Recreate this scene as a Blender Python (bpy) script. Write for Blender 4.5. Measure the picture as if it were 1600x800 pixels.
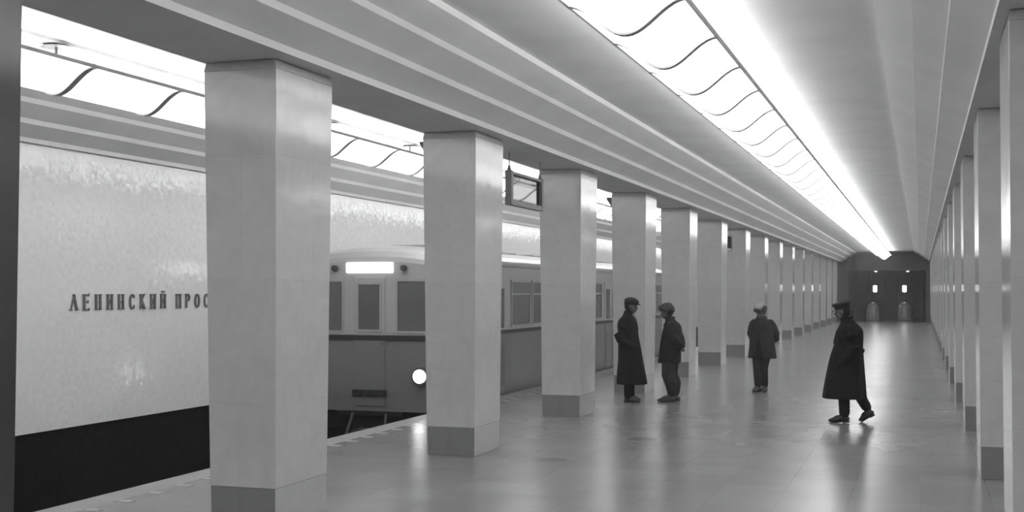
import bpy, bmesh, math, random
from mathutils import Vector, Matrix, noise
PI = math.pi
random.seed(7)
for o in list(bpy.data.objects): bpy.data.objects.remove(o)
S = bpy.context.scene
C = S.collection

# ------------------------------------------------------------ camera, world, exposure
EYE = 1.87
cam = bpy.data.cameras.new('camera'); cam_o = bpy.data.objects.new('camera', cam); C.objects.link(cam_o)
cam.sensor_width = 36; cam.lens = 36*1924/1600
cam.shift_y = 55/1600
cam.clip_start = .05; cam.clip_end = 300
cam_o.location = (0, 0, EYE)
cam_o.rotation_euler = (PI/2, 0, math.atan(638/1924))
S.camera = cam_o
S.view_settings.view_transform = 'Standard'
S.view_settings.look = 'None'
S.view_settings.gamma = 1
S.view_settings.use_curve_mapping = False
S.view_settings.exposure = 0.52
w = bpy.data.worlds.new('world'); S.world = w; w.use_nodes = True
w.node_tree.nodes['Background'].inputs[0].default_value = (.02, .02, .02, 1)
w.node_tree.nodes['Background'].inputs[1].default_value = .2
DIFFUSER_E = 2.7      # glow of the opal trough panels
TUBE_E = 14.0          # fluorescent tubes inside the troughs
vs_ = w.node_tree.nodes.new('ShaderNodeVolumeScatter')   # thin smoky haze of the station air
vs_.inputs['Density'].default_value = .003; vs_.inputs['Anisotropy'].default_value = .3; vs_.inputs['Color'].default_value = (.95,.95,.95,1)
w.node_tree.links.new(vs_.outputs[0], w.node_tree.nodes['World Output'].inputs['Volume'])

# ------------------------------------------------------------ materials
def mat(name, v, rough=.6, spec=.5, var=0, scale=3, bump=0, bscale=60, metal=0, coat=0, emit=0):
    m = bpy.data.materials.new(name); m.use_nodes = True
    nt = m.node_tree; N = nt.nodes; L = nt.links
    p = N['Principled BSDF']
    p.inputs['Base Color'].default_value = (v, v, v, 1)
    p.inputs['Roughness'].default_value = rough
    p.inputs['Specular IOR Level'].default_value = spec
    p.inputs['Metallic'].default_value = metal
    p.inputs['Coat Weight'].default_value = coat
    tc = N.new('ShaderNodeTexCoord')
    if var:
        n = N.new('ShaderNodeTexNoise'); n.inputs['Scale'].default_value = scale; n.inputs['Detail'].default_value = 5
        L.new(tc.outputs['Object'], n.inputs['Vector'])
        r = N.new('ShaderNodeMapRange'); r.inputs['From Min'].default_value = .3; r.inputs['From Max'].default_value = .7
        r.inputs['To Min'].default_value = v*(1-var); r.inputs['To Max'].default_value = v*(1+var)
        L.new(n.outputs['Fac'], r.inputs['Value']); L.new(r.outputs['Result'], p.inputs['Base Color'])
    if bump:
        n = N.new('ShaderNodeTexNoise'); n.inputs['Scale'].default_value = bscale; n.inputs['Detail'].default_value = 3
        L.new(tc.outputs['Object'], n.inputs['Vector'])
        b = N.new('ShaderNodeBump'); b.inputs['Strength'].default_value = bump; b.inputs['Distance'].default_value = .01
        L.new(n.outputs['Fac'], b.inputs['Height']); L.new(b.outputs['Normal'], p.inputs['Normal'])
    if emit:
        p.inputs['Emission Color'].default_value = (1, 1, 1, 1); p.inputs['Emission Strength'].default_value = emit
    return m

def math_node(nt, op, a, b=None):
    n = nt.nodes.new('ShaderNodeMath'); n.operation = op
    for i, s in enumerate((a, b)):
        if s is None: continue
        if isinstance(s, (int, float)): n.inputs[i].default_value = s
        else: nt.links.new(s, n.inputs[i])
    return n.outputs[0]

def marble(name, v, rough, row, var=.08):
    m = mat(name, v, rough, .5); nt = m.node_tree; N = nt.nodes; L = nt.links; p = N['Principled BSDF']
    tc = N.new('ShaderNodeTexCoord')
    sx = N.new('ShaderNodeSeparateXYZ'); L.new(tc.outputs['Object'], sx.inputs[0])
    cx = N.new('ShaderNodeCombineXYZ')
    L.new(math_node(nt, 'ADD', sx.outputs[0], sx.outputs[1]), cx.inputs[0]); L.new(sx.outputs[2], cx.inputs[1])
    br = N.new('ShaderNodeTexBrick'); L.new(cx.outputs[0], br.inputs['Vector'])
    br.inputs['Scale'].default_value = 1; br.inputs['Brick Width'].default_value = .93; br.inputs['Row Height'].default_value = row
    br.inputs['Mortar Size'].default_value = .0018; br.inputs['Mortar Smooth'].default_value = .3
    br.inputs['Color1'].default_value = (v*(1-var),)*3+(1,); br.inputs['Color2'].default_value = (v*(1+var),)*3+(1,)
    br.inputs['Mortar'].default_value = (v*.8,)*3+(1,)
    n = N.new('ShaderNodeTexNoise'); n.inputs['Scale'].default_value = 4; n.inputs['Detail'].default_value = 8; n.inputs['Distortion'].default_value = 1.5
    L.new(tc.outputs['Object'], n.inputs['Vector'])
    r = N.new('ShaderNodeMapRange'); r.inputs['From Min'].default_value = .3; r.inputs['From Max'].default_value = .7
    r.inputs['To Min'].default_value = .94; r.inputs['To Max'].default_value = 1.05; L.new(n.outputs['Fac'], r.inputs['Value'])
    mx = N.new('ShaderNodeVectorMath'); mx.operation = 'SCALE'
    L.new(br.outputs['Color'], mx.inputs[0]); L.new(r.outputs['Result'], mx.inputs['Scale']); L.new(mx.outputs[0], p.inputs['Base Color'])
    n2 = N.new('ShaderNodeTexNoise'); n2.inputs['Scale'].default_value = 2.5; L.new(tc.outputs['Object'], n2.inputs['Vector'])
    b = N.new('ShaderNodeBump'); b.inputs['Strength'].default_value = .15; b.inputs['Distance'].default_value = .02
    L.new(n2.outputs['Fac'], b.inputs['Height']); L.new(b.outputs['Normal'], p.inputs['Normal'])
    return m

def floor_mat():
    m = mat('polished_floor', .2, .2, .5); nt = m.node_tree; N = nt.nodes; L = nt.links; p = N['Principled BSDF']
    tc = N.new('ShaderNodeTexCoord')
    br = N.new('ShaderNodeTexBrick'); L.new(tc.outputs['Object'], br.inputs['Vector'])
    br.offset = 0
    br.inputs['Scale'].default_value = 1; br.inputs['Brick Width'].default_value = .6; br.inputs['Row Height'].default_value = .6
    br.inputs['Mortar Size'].default_value = .004; br.inputs['Mortar Smooth'].default_value = .4
    v = .21
    br.inputs['Color1'].default_value = (v*.94,)*3+(1,); br.inputs['Color2'].default_value = (v*1.06,)*3+(1,)
    br.inputs['Mortar'].default_value = (v*.82,)*3+(1,)
    n = N.new('ShaderNodeTexNoise'); n.inputs['Scale'].default_value = 1.1; n.inputs['Detail'].default_value = 6
    L.new(tc.outputs['Object'], n.inputs['Vector'])
    r = N.new('ShaderNodeMapRange'); r.inputs['From Min'].default_value = .3; r.inputs['From Max'].default_value = .7
    r.inputs['To Min'].default_value = .92; r.inputs['To Max'].default_value = 1.07; L.new(n.outputs['Fac'], r.inputs['Value'])
    # worn / damp spots that lie on the floor
    fac = r.outputs['Result']
    geo = N.new('ShaderNodeNewGeometry')
    for (x, y, s) in ((-2.9, 18.6, .30), (-3.35, 15.3, .2), (-.95, 23.2, .35), (-1.3, 31.5, .5), (-3.9, 13.1, .2)):
        d = N.new('ShaderNodeVectorMath'); d.operation = 'DISTANCE'; d.inputs[1].default_value = (x, y, 0)
        L.new(geo.outputs['Position'], d.inputs[0])
        q = N.new('ShaderNodeMapRange'); q.inputs['From Min'].default_value = s*.6; q.inputs['From Max'].default_value = s
        q.inputs['To Min'].default_value = .55; q.inputs['To Max'].default_value = 1
        L.new(d.outputs['Value'], q.inputs['Value']); fac = math_node(nt, 'MULTIPLY', fac, q.outputs['Result'])
    mx = N.new('ShaderNodeVectorMath'); mx.operation = 'SCALE'
    L.new(br.outputs['Color'], mx.inputs[0]); L.new(fac, mx.inputs['Scale']); L.new(mx.outputs[0], p.inputs['Base Color'])
    n2 = N.new('ShaderNodeTexNoise'); n2.inputs['Scale'].default_value = .9; n2.inputs['Detail'].default_value = 4
    L.new(tc.outputs['Object'], n2.inputs['Vector'])
    r2 = N.new('ShaderNodeMapRange'); r2.inputs['From Min'].default_value = .35; r2.inputs['From Max'].default_value = .68
    r2.inputs['To Min'].default_value = .23; r2.inputs['To Max'].default_value = .27
    L.new(n2.outputs['Fac'], r2.inputs['Value']); L.new(r2.outputs['Result'], p.inputs['Roughness'])
    return m

def tile_mat():
    """glazed wall tiles, each set at a slightly different tilt"""
    m = mat('glazed_tile', .5, .12, .6); nt = m.node_tree; N = nt.nodes; L = nt.links; p = N['Principled BSDF']
    tc = N.new('ShaderNodeTexCoord')
    sn = N.new('ShaderNodeVectorMath'); sn.operation = 'SNAP'; sn.inputs[1].default_value = (.06, .06, .06)
    off = N.new('ShaderNodeVectorMath'); off.operation = 'ADD'; off.inputs[1].default_value = (.05, .03, .07)
    L.new(tc.outputs['Object'], off.inputs[0]); L.new(off.outputs[0], sn.inputs[0])
    wn = N.new('ShaderNodeTexWhiteNoise'); wn.noise_dimensions = '3D'; L.new(sn.outputs[0], wn.inputs['Vector'])
    sb = N.new('ShaderNodeVectorMath'); sb.operation = 'SUBTRACT'; sb.inputs[1].default_value = (.5, .5, .5); L.new(wn.outputs['Color'], sb.inputs[0])
    sc = N.new('ShaderNodeVectorMath'); sc.operation = 'SCALE'; sc.inputs['Scale'].default_value = .06; L.new(sb.outputs[0], sc.inputs[0])
    nz = N.new('ShaderNodeTexNoise'); nz.inputs['Scale'].default_value = 14; nz.inputs['Detail'].default_value = 2; L.new(tc.outputs['Object'], nz.inputs['Vector'])
    b = N.new('ShaderNodeBump'); b.inputs['Strength'].default_value = .25; b.inputs['Distance'].default_value = .01; L.new(nz.outputs['Fac'], b.inputs['Height'])
    ad = N.new('ShaderNodeVectorMath'); ad.operation = 'ADD'; L.new(b.outputs['Normal'], ad.inputs[0]); L.new(sc.outputs[0], ad.inputs[1])
    nm = N.new('ShaderNodeVectorMath'); nm.operation = 'NORMALIZE'; L.new(ad.outputs[0], nm.inputs[0]); L.new(nm.outputs[0], p.inputs['Normal'])
    r = N.new('ShaderNodeMapRange'); r.inputs['To Min'].default_value = .76; r.inputs['To Max'].default_value = .80
    L.new(wn.outputs['Value'], r.inputs['Value']); L.new(r.outputs['Result'], p.inputs['Base Color'])
    return m

M = {
 'plaster': mat('ceiling_plaster', .76, .75, .3, .05, 1.2, .06, 8),
 'beam': mat('beam_plaster', .66, .8, .3, .05, 2),
 'marble': marble('pale_marble', .50, .12, .98, .03),
 'marble_dark': marble('darkened_marble', .04, .2, .98, .03),
 'plinth_pale': marble('pale_plinth_marble', .44, .12, .7, .02),
 'plinth': marble('plinth_granite', .21, .1, .7),
 'floor': floor_mat(),
 'edge': mat('platform_edge_stone', .30, .5, .4, .12, 4),
 'inlay': mat('pale_inlay', .36, .4, .4, .1, 9),
 'tile': tile_mat(),
 'black_wall': mat('near_black_wall', .006, .9, .1, .5, 9, .4, 20),  # near-black colour for the walls down by the tracks
 'bed': mat('track_bed', .008, .95, .1, .6, 12, .9, 14),
 'rail': mat('rail_steel', .12, .35, .5, .2, 8, metal=1),
 'letter': mat('letter_metal', .17, .45, .5, .2, 30, metal=.3),
 'diffuser': mat('opal_diffuser', .7, .35, .5, .03, 4, emit=DIFFUSER_E),
 'tube': mat('fluorescent_tube', .8, .4, .5, .02, 4, emit=TUBE_E),
 'rim': mat('lamp_rim_metal', .5, .5, .5, .1, 10),
 'ceil_strip': mat('grey_strip', .25, .6, .4, .1, 6),
 'rib': mat('lamp_frame_metal', .45, .5, .5, .15, 10, metal=.2),
 'dark': mat('dark_metal', .05, .45, .5, .2, 12),
 'sign': mat('sign_frame', .17, .45, .5, .2, 12),
 'endwall': mat('end_wall_stone', .12, .55, .3, .1, 1.5),
 'hall_dark': mat('escalator_hall_panel', .055, .4, .4, .2, 1.5),
 'void': mat('tunnel_dark', .02, .9, .1, .3, 2),
 'balustrade': mat('polished_balustrade', .3, .15, .7, .3, 6, coat=.5),
 'steel': mat('brushed_steel', .32, .25, .5, .2, 20, metal=1),
 'bulb': mat('lamp_glass', .8, .3, .5, .02, 5, emit=6),
 'headlamp': mat('headlamp_glass', .8, .2, .5, .02, 5, emit=6),
 'route': mat('lit_route_box', .8, .3, .5, .02, 5, emit=2.2),
 'spot': mat('small_lamp_glass', .8, .3, .5, .02, 5, emit=1.2),
 'train_light': mat('train_upper_paint', .40, .3, .5, .06, 2, coat=.3),
 'train_dark': mat('train_lower_paint', .13, .3, .5, .08, 2, coat=.3),
 'train_roof': mat('train_roof_paint', .26, .5, .4, .1, 2),
 'moulding': mat('belt_moulding', .03, .4, .5, .1, 5),
 'glass_dark': mat('train_window_glass', .13, .1, .6, .2, 1),
 'under': mat('underframe_grime', .015, .8, .2, .4, 8),
 'skin': mat('skin', .12, .55, .4, .08, 20),
 'coat_black': mat('black_wool', .013, .95, .15, .25, 9, .5, 40),
 'coat_officer': mat('officer_wool', .012, .95, .15, .25, 9, .5, 40),
 'jacket': mat('worker_jacket_cloth', .022, .95, .15, .25, 8, .6, 30),
 'jacket_b': mat('open_jacket_cloth', .04, .95, .15, .25, 8, .6, 30),
 'trouser_black': mat('black_trousers', .016, .9, .15, .2, 8, .4, 30),
 'trouser': mat('grey_work_trousers', .032, .95, .15, .2, 8, .6, 25),
 'boot_grey': mat('dusty_boots', .075, .7, .3, .2, 14),
 'boot_black': mat('black_leather', .02, .4, .5, .2, 14),
 'fur': mat('fur_cap', .07, .95, .1, .4, 40, 1, 60),
 'fur_top': mat('pale_cap_top', .3, .9, .1, .2, 30, .6, 60),
 'cap': mat('cap_cloth', .03, .9, .2, .2, 20, .4, 50),
 'hair': mat('dark_hair', .02, .8, .3, .3, 60),
 'scarf': mat('pale_scarf', .25, .9, .2, .1, 30),
 'eye': mat('eye', .02, .2, .5, .1, 60),
}
gm = bpy.data.materials.new('sign_glass'); gm.use_nodes = True
nt = gm.node_tree; nt.nodes.clear()
o_ = nt.nodes.new('ShaderNodeOutputMaterial'); mx = nt.nodes.new('ShaderNodeMixShader'); tr = nt.nodes.new('ShaderNodeBsdfTransparent')
gl = nt.nodes.new('ShaderNodeBsdfGlossy'); gl.inputs['Roughness'].default_value = .05; gl.inputs['Color'].default_value = (.8, .8, .8, 1)
tr.inputs['Color'].default_value = (.33, .33, .33, 1); mx.inputs[0].default_value = .08
nt.links.new(tr.outputs[0], mx.inputs[1]); nt.links.new(gl.outputs[0], mx.inputs[2]); nt.links.new(mx.outputs[0], o_.inputs[0])
M['sign_glass'] = gm

# ------------------------------------------------------------ helpers
def box(bm, x0, x1, y0, y1, z0, z1):
    v = [bm.verts.new(p) for p in ((x0,y0,z0),(x1,y0,z0),(x1,y1,z0),(x0,y1,z0),(x0,y0,z1),(x1,y0,z1),(x1,y1,z1),(x0,y1,z1))]
    for f in ((3,2,1,0),(4,5,6,7),(0,1,5,4),(1,2,6,5),(2,3,7,6),(3,0,4,7)): bm.faces.new([v[i] for i in f])
def hexa(bm, lo, hi):
    v = [bm.verts.new(p) for p in list(lo)+list(hi)]
    for f in ((3,2,1,0),(4,5,6,7),(0,1,5,4),(1,2,6,5),(2,3,7,6),(3,0,4,7)): bm.faces.new([v[i] for i in f])
def frame_axes(d):
    d = d.normalized(); up = Vector((0,0,1)) if abs(d.z) < .95 else Vector((1,0,0))
    a = d.cross(up).normalized(); return a, a.cross(d).normalized()
def tube(bm, pts, rad, n=12, round_ends=True, squash=1):
    pts = [Vector(p) for p in pts]
    if isinstance(rad, (int, float)): rad = [rad]*len(pts)
    rings = []
    P, R = list(pts), list(rad)
    if round_ends:
        d0 = (pts[0]-pts[1]).normalized(); d1 = (pts[-1]-pts[-2]).normalized()
        P = [pts[0]+d0*rad[0]*.95, pts[0]+d0*rad[0]*.7] + P + [pts[-1]+d1*rad[-1]*.7, pts[-1]+d1*rad[-1]*.95]
        R = [rad[0]*.25, rad[0]*.7] + R + [rad[-1]*.7, rad[-1]*.25]
    for i, p in enumerate(P):
        d = (P[min(i+1, len(P)-1)]-P[max(i-1, 0)])
        a, b = frame_axes(d)
        rings.append([bm.verts.new(p + a*math.cos(t)*R[i] + b*math.sin(t)*R[i]*squash) for t in [2*PI*k/n for k in range(n)]])
    for i in range(len(rings)-1):
        for k in range(n): bm.faces.new((rings[i][k], rings[i][(k+1) % n], rings[i+1][(k+1) % n], rings[i+1][k]))
    bm.faces.new(rings[0][::-1]); bm.faces.new(rings[-1])
def loft(bm, rings, n=28):
    """rings: (cx, cy, z, rx, ry) horizontal ellipses, bottom to top"""
    R = []
    for (cx, cy, z, rx, ry) in rings:
        R.append([bm.verts.new((cx+rx*math.cos(t), cy+ry*math.sin(t), z)) for t in [2*PI*k/n for k in range(n)]])
    for i in range(len(R)-1):
        for k in range(n): bm.faces.new((R[i][k], R[i][(k+1) % n], R[i+1][(k+1) % n], R[i+1][k]))
    bm.faces.new(R[0][::-1]); bm.faces.new(R[-1])
def ball(bm, c, r, rot=None, u=16, v=12):
    m = Matrix.Translation(c) @ (rot or Matrix.Identity(4)) @ Matrix.Diagonal((r[0], r[1], r[2], 1))
    bmesh.ops.create_uvsphere(bm, u_segments=u, v_segments=v, radius=1, matrix=m)
def cyl(bm, c, axis, r, h, n=20, r2=None):
    q = Vector((0,0,1)).rotation_difference(Vector(axis)).to_matrix().to_4x4()
    bmesh.ops.create_cone(bm, cap_ends=True, segments=n, radius1=r, radius2=r if r2 is None else r2, depth=h, matrix=Matrix.Translation(c) @ q)
def prism(bm, poly, y0, y1, closed=True):
    """poly of (x,z), extruded along y"""
    a = [bm.verts.new((x, y0, z)) for x, z in poly]; b = [bm.verts.new((x, y1, z)) for x, z in poly]
    n = len(poly)
    for i in range(n if closed else n-1): bm.faces.new((a[i], a[(i+1) % n], b[(i+1) % n], b[i]))
    if closed: bm.faces.new(a[::-1]); bm.faces.new(b)
def obj(name, bm, m, parent=None, smooth=False, loc=None, bevel=0):
    bmesh.ops.recalc_face_normals(bm, faces=bm.faces)
    me = bpy.data.meshes.new(name); bm.to_mesh(me); bm.free()
    me.materials.append(M[m] if isinstance(m, str) else m)
    if smooth:
        for p in me.polygons: p.use_smooth = True
    o = bpy.data.objects.new(name, me); C.objects.link(o)
    if parent: o.parent = parent
    if loc: o.location = loc
    if bevel:
        b = o.modifiers.new('bevel', 'BEVEL'); b.width = bevel; b.segments = 2; b.limit_method = 'ANGLE'
    return o
def thing(name, label, cat, loc=(0,0,0), rz=0, group=None):
    o = bpy.data.objects.new(name, None); C.objects.link(o); o.location = loc; o.rotation_euler = (0,0,rz)
    o.empty_display_size = .1
    return tag(o, label, cat, group)
def tag(o, label, cat, group=None):
    o['label'] = label; o['category'] = cat
    if group: o['group'] = group
    return o
def struct(name, bm, m, label, cat):
    o = obj(name, bm, m); o['kind'] = 'structure'; o['label'] = label; o['category'] = cat
    return o
def dup(root, loc, label):
    def rec(o, par):
        c = o.copy(); C.objects.link(c)
        if par: c.parent = par
        for ch in [k for k in ALL if k.parent == o]: rec(ch, c)
        return c
    ALL = list(C.objects)
    r = rec(root, None); r.location = loc; r['label'] = label
    return r
def new(): return bmesh.new()

# ------------------------------------------------------------ the hall
Y0, Y1 = -13.0, 79.3
XC = -2.056                      # axis of the hall
COLL, COLR = -5.075, .86         # axes of the two column rows
SOFF = EYE + 1.81                # underside of the beams
prof = [(2.524, 1.81), (2.524, 1.87), (2.25, 1.987), (2.25, 2.047), (1.994, 2.18), (1.994, 2.24), (1.701, 2.337), (1.701, 2.40)]
def vault_poly(xc, half):
    d = half - 2.524
    left = [(xc-(x+d), EYE+z) for x, z in prof]; right = [(xc+(x+d), EYE+z) for x, z in prof][::-1]
    return left+right
SIDE_L = (-5.40-10.30)/2; SIDE_HALF = (10.30-5.40)/2
SIDE_R = 2*XC - SIDE_L
for nm, xc, half, lab in (('ceiling', XC, 2.524, 'pale stepped ceiling over the middle of the hall'),
                          ('ceiling', SIDE_L, SIDE_HALF, 'pale stepped ceiling over the left track'),
                          ('ceiling', SIDE_R, SIDE_HALF, 'pale stepped ceiling over the right track')):
    bm = new(); p = vault_poly(xc, half)
    top = [(p[-1][0]+.02, EYE+2.75), (p[0][0]-.02, EYE+2.75)]
    prism(bm, p+top, Y0, Y1); struct(nm, bm, 'plaster', lab, 'ceiling')
for i, (a, b) in enumerate(((-5.40, XC-2.524), (XC+2.524, 2*XC+5.40))):
    bm = new(); box(bm, a+.001, b-.001, Y0, Y1, SOFF+.004, EYE+2.74)
    struct('trim_%d' % (i+1), bm, 'beam', ('left', 'right')[i]+' grey beam resting on the row of columns', 'beam')
# platform
PE_L, PE_R = -7.13, 2*XC+7.13
bm = new(); box(bm, PE_L+.32, PE_R-.32, Y0, Y1+.4, -.25, 0); struct('floor', bm, 'floor', 'polished grey stone floor of the platform', 'floor')
for i, (a, b, s) in enumerate(((PE_L, PE_L+.32, 1), (PE_R-.32, PE_R, -1))):
    bm = new(); box(bm, a, b, Y0, Y1+.4, -.25, 0)
    o = struct('trim_%d' % (i+3), bm, 'edge', ('left', 'right')[i]+' platform edge of lighter stone', 'platform edge')
    bm = new(); xw = PE_L+.34 if i == 0 else PE_R-.34-.14
    y = Y0+.2
    while y < Y1-.5:
        box(bm, xw, xw+.14, y, y+.10, -.01, .003); y += .46
    struct('trim_%d' % (i+5), bm, 'inlay', 'row of pale stone inlays along the '+('left', 'right')[i]+' platform edge', 'edge marking')
    bm = new(); xa = PE_L+.12 if i == 0 else PE_R-.32
    box(bm, min(xa, xa+.2), max(xa, xa+.2), Y0, Y1+.4, -1.3, -.25)
    struct('wall_under_platform_'+('left', 'right')[i], bm, 'black_wall', 'dark wall below the '+('left', 'right')[i]+' platform edge', 'wall')
# track walls and track beds
for i, s in ((0, -1), (1, 1)):
    side = ('left', 'right')[i]
    xw = XC + s*(10.36+XC)
    bm = new(); box(bm, min(xw, xw+s*.25), max(xw, xw+s*.25), Y0, Y1, .123, SOFF+.3)
    struct('wall_'+side, bm, 'tile', 'white glazed tile wall behind the '+side+' track', 'wall')
    bm = new(); box(bm, min(xw+s*.03, xw+s*.25), max(xw+s*.03, xw+s*.25), Y0, Y1, -1.4, .123)
    struct('wall_%s_lower' % side, bm, 'black_wall', 'black lower wall of the %s track' % side, 'wall')
    bm = new(); xa = (PE_L if i == 0 else PE_R)-s*.25
    box(bm, min(xa, xw+s*.1), max(xa, xw+s*.1), Y0, Y1, -1.5, -1.3)
    struct('floor_'+side+'_track', bm, 'bed', 'dark '+side+' track bed below the platform', 'track bed')
    ax = (PE_L if i == 0 else PE_R) + s*1.47
    for r in (-.76, .76):
        bm = new(); box(bm, ax+r-.07, ax+r+.07, Y0, Y1, -1.3, -1.28); box(bm, ax+r-.01, ax+r+.01, Y0, Y1, -1.28, -1.16); box(bm, ax+r-.036, ax+r+.036, Y0, Y1, -1.16, -1.12)
        tag(obj('rail', bm, 'rail'), 'steel rail %s the %s track' % (('on the platform side of' if (r < 0) == (s > 0) else 'on the wall side of'), side), 'rail')
    # far and near closing walls of the track halls, with a tunnel mouth
    a, b = sorted((XC+s*3.344, xw)); 
    for yy, nm in ((Y1, 'far'), (Y0-.3, 'near')):
        bm = new()
        ta, tb = ax-1.75, ax+1.75
        box(bm, a-.1, ta, yy, yy+.3, -1.4, EYE+2.7); box(bm, tb, b+.2, yy, yy+.3, -1.4, EYE+2.7); box(bm, ta, tb, yy, yy+.3, 2.9, EYE+2.7)
        box(bm, ta, tb, yy+.3, yy+.31, -1.4, 2.9)
        struct('wall_%s_%s' % (nm, side), bm, 'void', 'dark tunnel end at the %s of the %s track' % (nm, side), 'wall')
bm = new(); box(bm, -5.6, 1.5, Y0-.3, Y0, -.2, EYE+2.7); struct('wall_near', bm, 'endwall', 'stone wall closing the hall', 'wall')

# ------------------------------------------------------------ columns
COLH = SOFF
def col_meshes():
    bb = (.58/2, .87/2); tt = (.645/2, .965/2)
    def half(z): t = z/COLH; return bb[0]+(tt[0]-bb[0])*t, bb[1]+(tt[1]-bb[1])*t
    def q(h, z): return [(-h[0],-h[1],z),(h[0],-h[1],z),(h[0],h[1],z),(-h[0],h[1],z)]
    bm = new(); hexa(bm, q((half(0)[0]-.004, half(0)[1]-.004), .0), q((half(.32)[0]-.004, half(.32)[1]-.004), .32)); 
    pl = bm
    bm = new(); ht = half(COLH-.07)
    hexa(bm, q(half(.322), .322), q(ht, COLH-.07)); sh = bm
    bm = new(); hexa(bm, q((ht[0]+.003, ht[1]+.003), COLH-.07), q((ht[0]-.012, ht[1]-.012), COLH)); cp = bm
    return pl, sh, cp
NTH = ['first','second','third','fourth','fifth','sixth','seventh','eighth','ninth','tenth','eleventh','twelfth','thirteenth','fourteenth','fifteenth','sixteenth']
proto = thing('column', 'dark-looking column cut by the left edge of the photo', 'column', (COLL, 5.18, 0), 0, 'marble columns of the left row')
a, b, c = col_meshes()
pl_o = obj('plinth', a, 'plinth', proto, bevel=.003)
pl_o.data.materials.append(M['plinth_pale'])      # the faces towards hall and track get the paler colour
for p in pl_o.data.polygons:
    if abs(p.normal.x) > .9: p.material_index = 1
obj('shaft', b, 'marble', proto, bevel=.004); obj('capital', c, 'marble', proto, bevel=.003)
for row, x in (('left', COLL), ('right', COLR)):
    for k in range(16):
        if row == 'left': lab = 'pale marble column, %s fully visible one of the left row' % NTH[k] if k < 15 else 'pale marble column, last of the left row before the end wall'
        else: lab = 'pale marble column, %s one of the right row counted from the right photo edge' % NTH[k] if k < 15 else 'pale marble column, last of the right row before the end wall'
        c = dup(proto, (x, 8.53+.46+4.53*k, 0), lab); c['group'] = 'marble columns of the %s row' % row

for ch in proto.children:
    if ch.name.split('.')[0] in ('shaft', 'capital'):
        ch.data = ch.data.copy(); ch.data.materials[0] = M['marble_dark']  # left-edge column: same marble pattern in a near-black colour
for o in C.objects:
    if o.name.split('.')[0] in ('column', 'rail') and o.parent is None: o['kind'] = 'thing'

# ------------------------------------------------------------ trough lamps
SEG = 1.44; AW = .44; BH = .235; RIM = EYE+2.13; CEIL = EYE+2.40
def arc(t, a=AW, b=BH):
    u = 2*t/PI-1
    return (a*u, -b*(.5+.5*math.cos(PI*u)))
def make_lamp(label, x, ystart, nseg, hang0):
    root = thing('trough_lamp', label, 'lamp', (x, 0, RIM), 0)
    n = 20
    bm = new(); inner = []; 
    for (o_, yy) in ((0, .02), (0, SEG-.02)):
        pass
    ro = [(arc(PI*i/n)) for i in range(n+1)]; ri = [(arc(PI*i/n, AW-.012, BH-.012)) for i in range(n+1)][::-1]
    prism(bm, ro+ri, .0, SEG)
    first = obj('diffuser', bm, 'diffuser', root, smooth=True, loc=(0, ystart, 0))
    me_d = first.data
    for p in me_d.polygons: p.use_smooth = len(p.vertices) == 4
    bm = new()
    ro = [(x_, z_-.012) for x_, z_ in (arc(PI*i/n, AW+.012, BH+.006) for i in range(n+1))]; ri = [(arc(PI*i/n, AW-.02, BH-.02)) for i in range(n+1)][::-1]
    prism(bm, ro+ri, -.04, .04)
    rib = obj('rib', bm, 'rib', root, loc=(0, ystart, 0)); me_r = rib.data
    bm = new(); cyl(bm, (0, SEG/2, .0), (0,1,0), .026, SEG-.12, 10)
    tb = obj('fluorescent_tube', bm, 'tube', root, loc=(0, ystart, 0)); me_t = tb.data
    for s in (-1, 1):
        bm = new(); box(bm, s*AW-.012, s*AW+.012, ystart, ystart+nseg*SEG, -.010, .022); obj('rim', bm, 'rim', root)
    for k in range(1, nseg):
        for nm, me in (('diffuser', me_d), ('rib', me_r), ('fluorescent_tube', me_t)):
            c = bpy.data.objects.new(nm, me); C.objects.link(c); c.parent = root; c.location = (0, ystart+k*SEG, 0)
    c = bpy.data.objects.new('rib', me_r); C.objects.link(c); c.parent = root; c.location = (0, ystart+nseg*SEG, 0)
    # closing end of the trough
    bm = new()
    for yy in (0, nseg*SEG):
        pts = [arc(PI*i/n, AW-.01, BH-.01) for i in range(n+1)]
        prism(bm, pts, yy-.01, yy+.01)
    obj('end_cap', bm, 'diffuser', root, loc=(0, ystart, 0))
    bm = new(); box(bm, -.09, .09, ystart+.3, ystart+nseg*SEG-.3, CEIL-RIM-.035, CEIL-RIM+.01)  # grey strip on the ceiling above the lamp axis
    obj('ceiling_strip', bm, 'ceil_strip', root)
    y = hang0
    me_h = None
    while y < ystart+nseg*SEG-1:
        if me_h is None:
            bm = new(); cyl(bm, (0, 0, CEIL-RIM-.045), (0,0,1), .15, .025, 16, .10); tube(bm, [(0,0,CEIL-RIM-.05), (0,.01,.12), (.05,.03,.02)], .012, 8); tube(bm, [(0,0,CEIL-RIM-.05), (0,-.01,.12), (-.05,-.03,.03)], .012, 8)
            box(bm, -AW, AW, -.012, .012, .0, .03)
            h = obj('hanger', bm, 'dark', root, loc=(0, y, 0)); me_h = h.data
        else:
            c = bpy.data.objects.new('hanger', me_h); C.objects.link(c); c.parent = root; c.location = (0, y, 0)
        y += 2*SEG
    return root
make_lamp('long glowing trough lamp hanging along the middle of the hall ceiling', XC, 8.86-14*SEG, 61, 8.86-14*SEG+2*SEG)
make_lamp('glowing trough lamp over the left track, seen between the columns', -7.88, 9.85-15*SEG, 61, 9.85-14*SEG)
make_lamp('glowing trough lamp over the right track, behind the right columns', 2*XC+7.88, 9.85-15*SEG, 61, 9.85-14*SEG)

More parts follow.
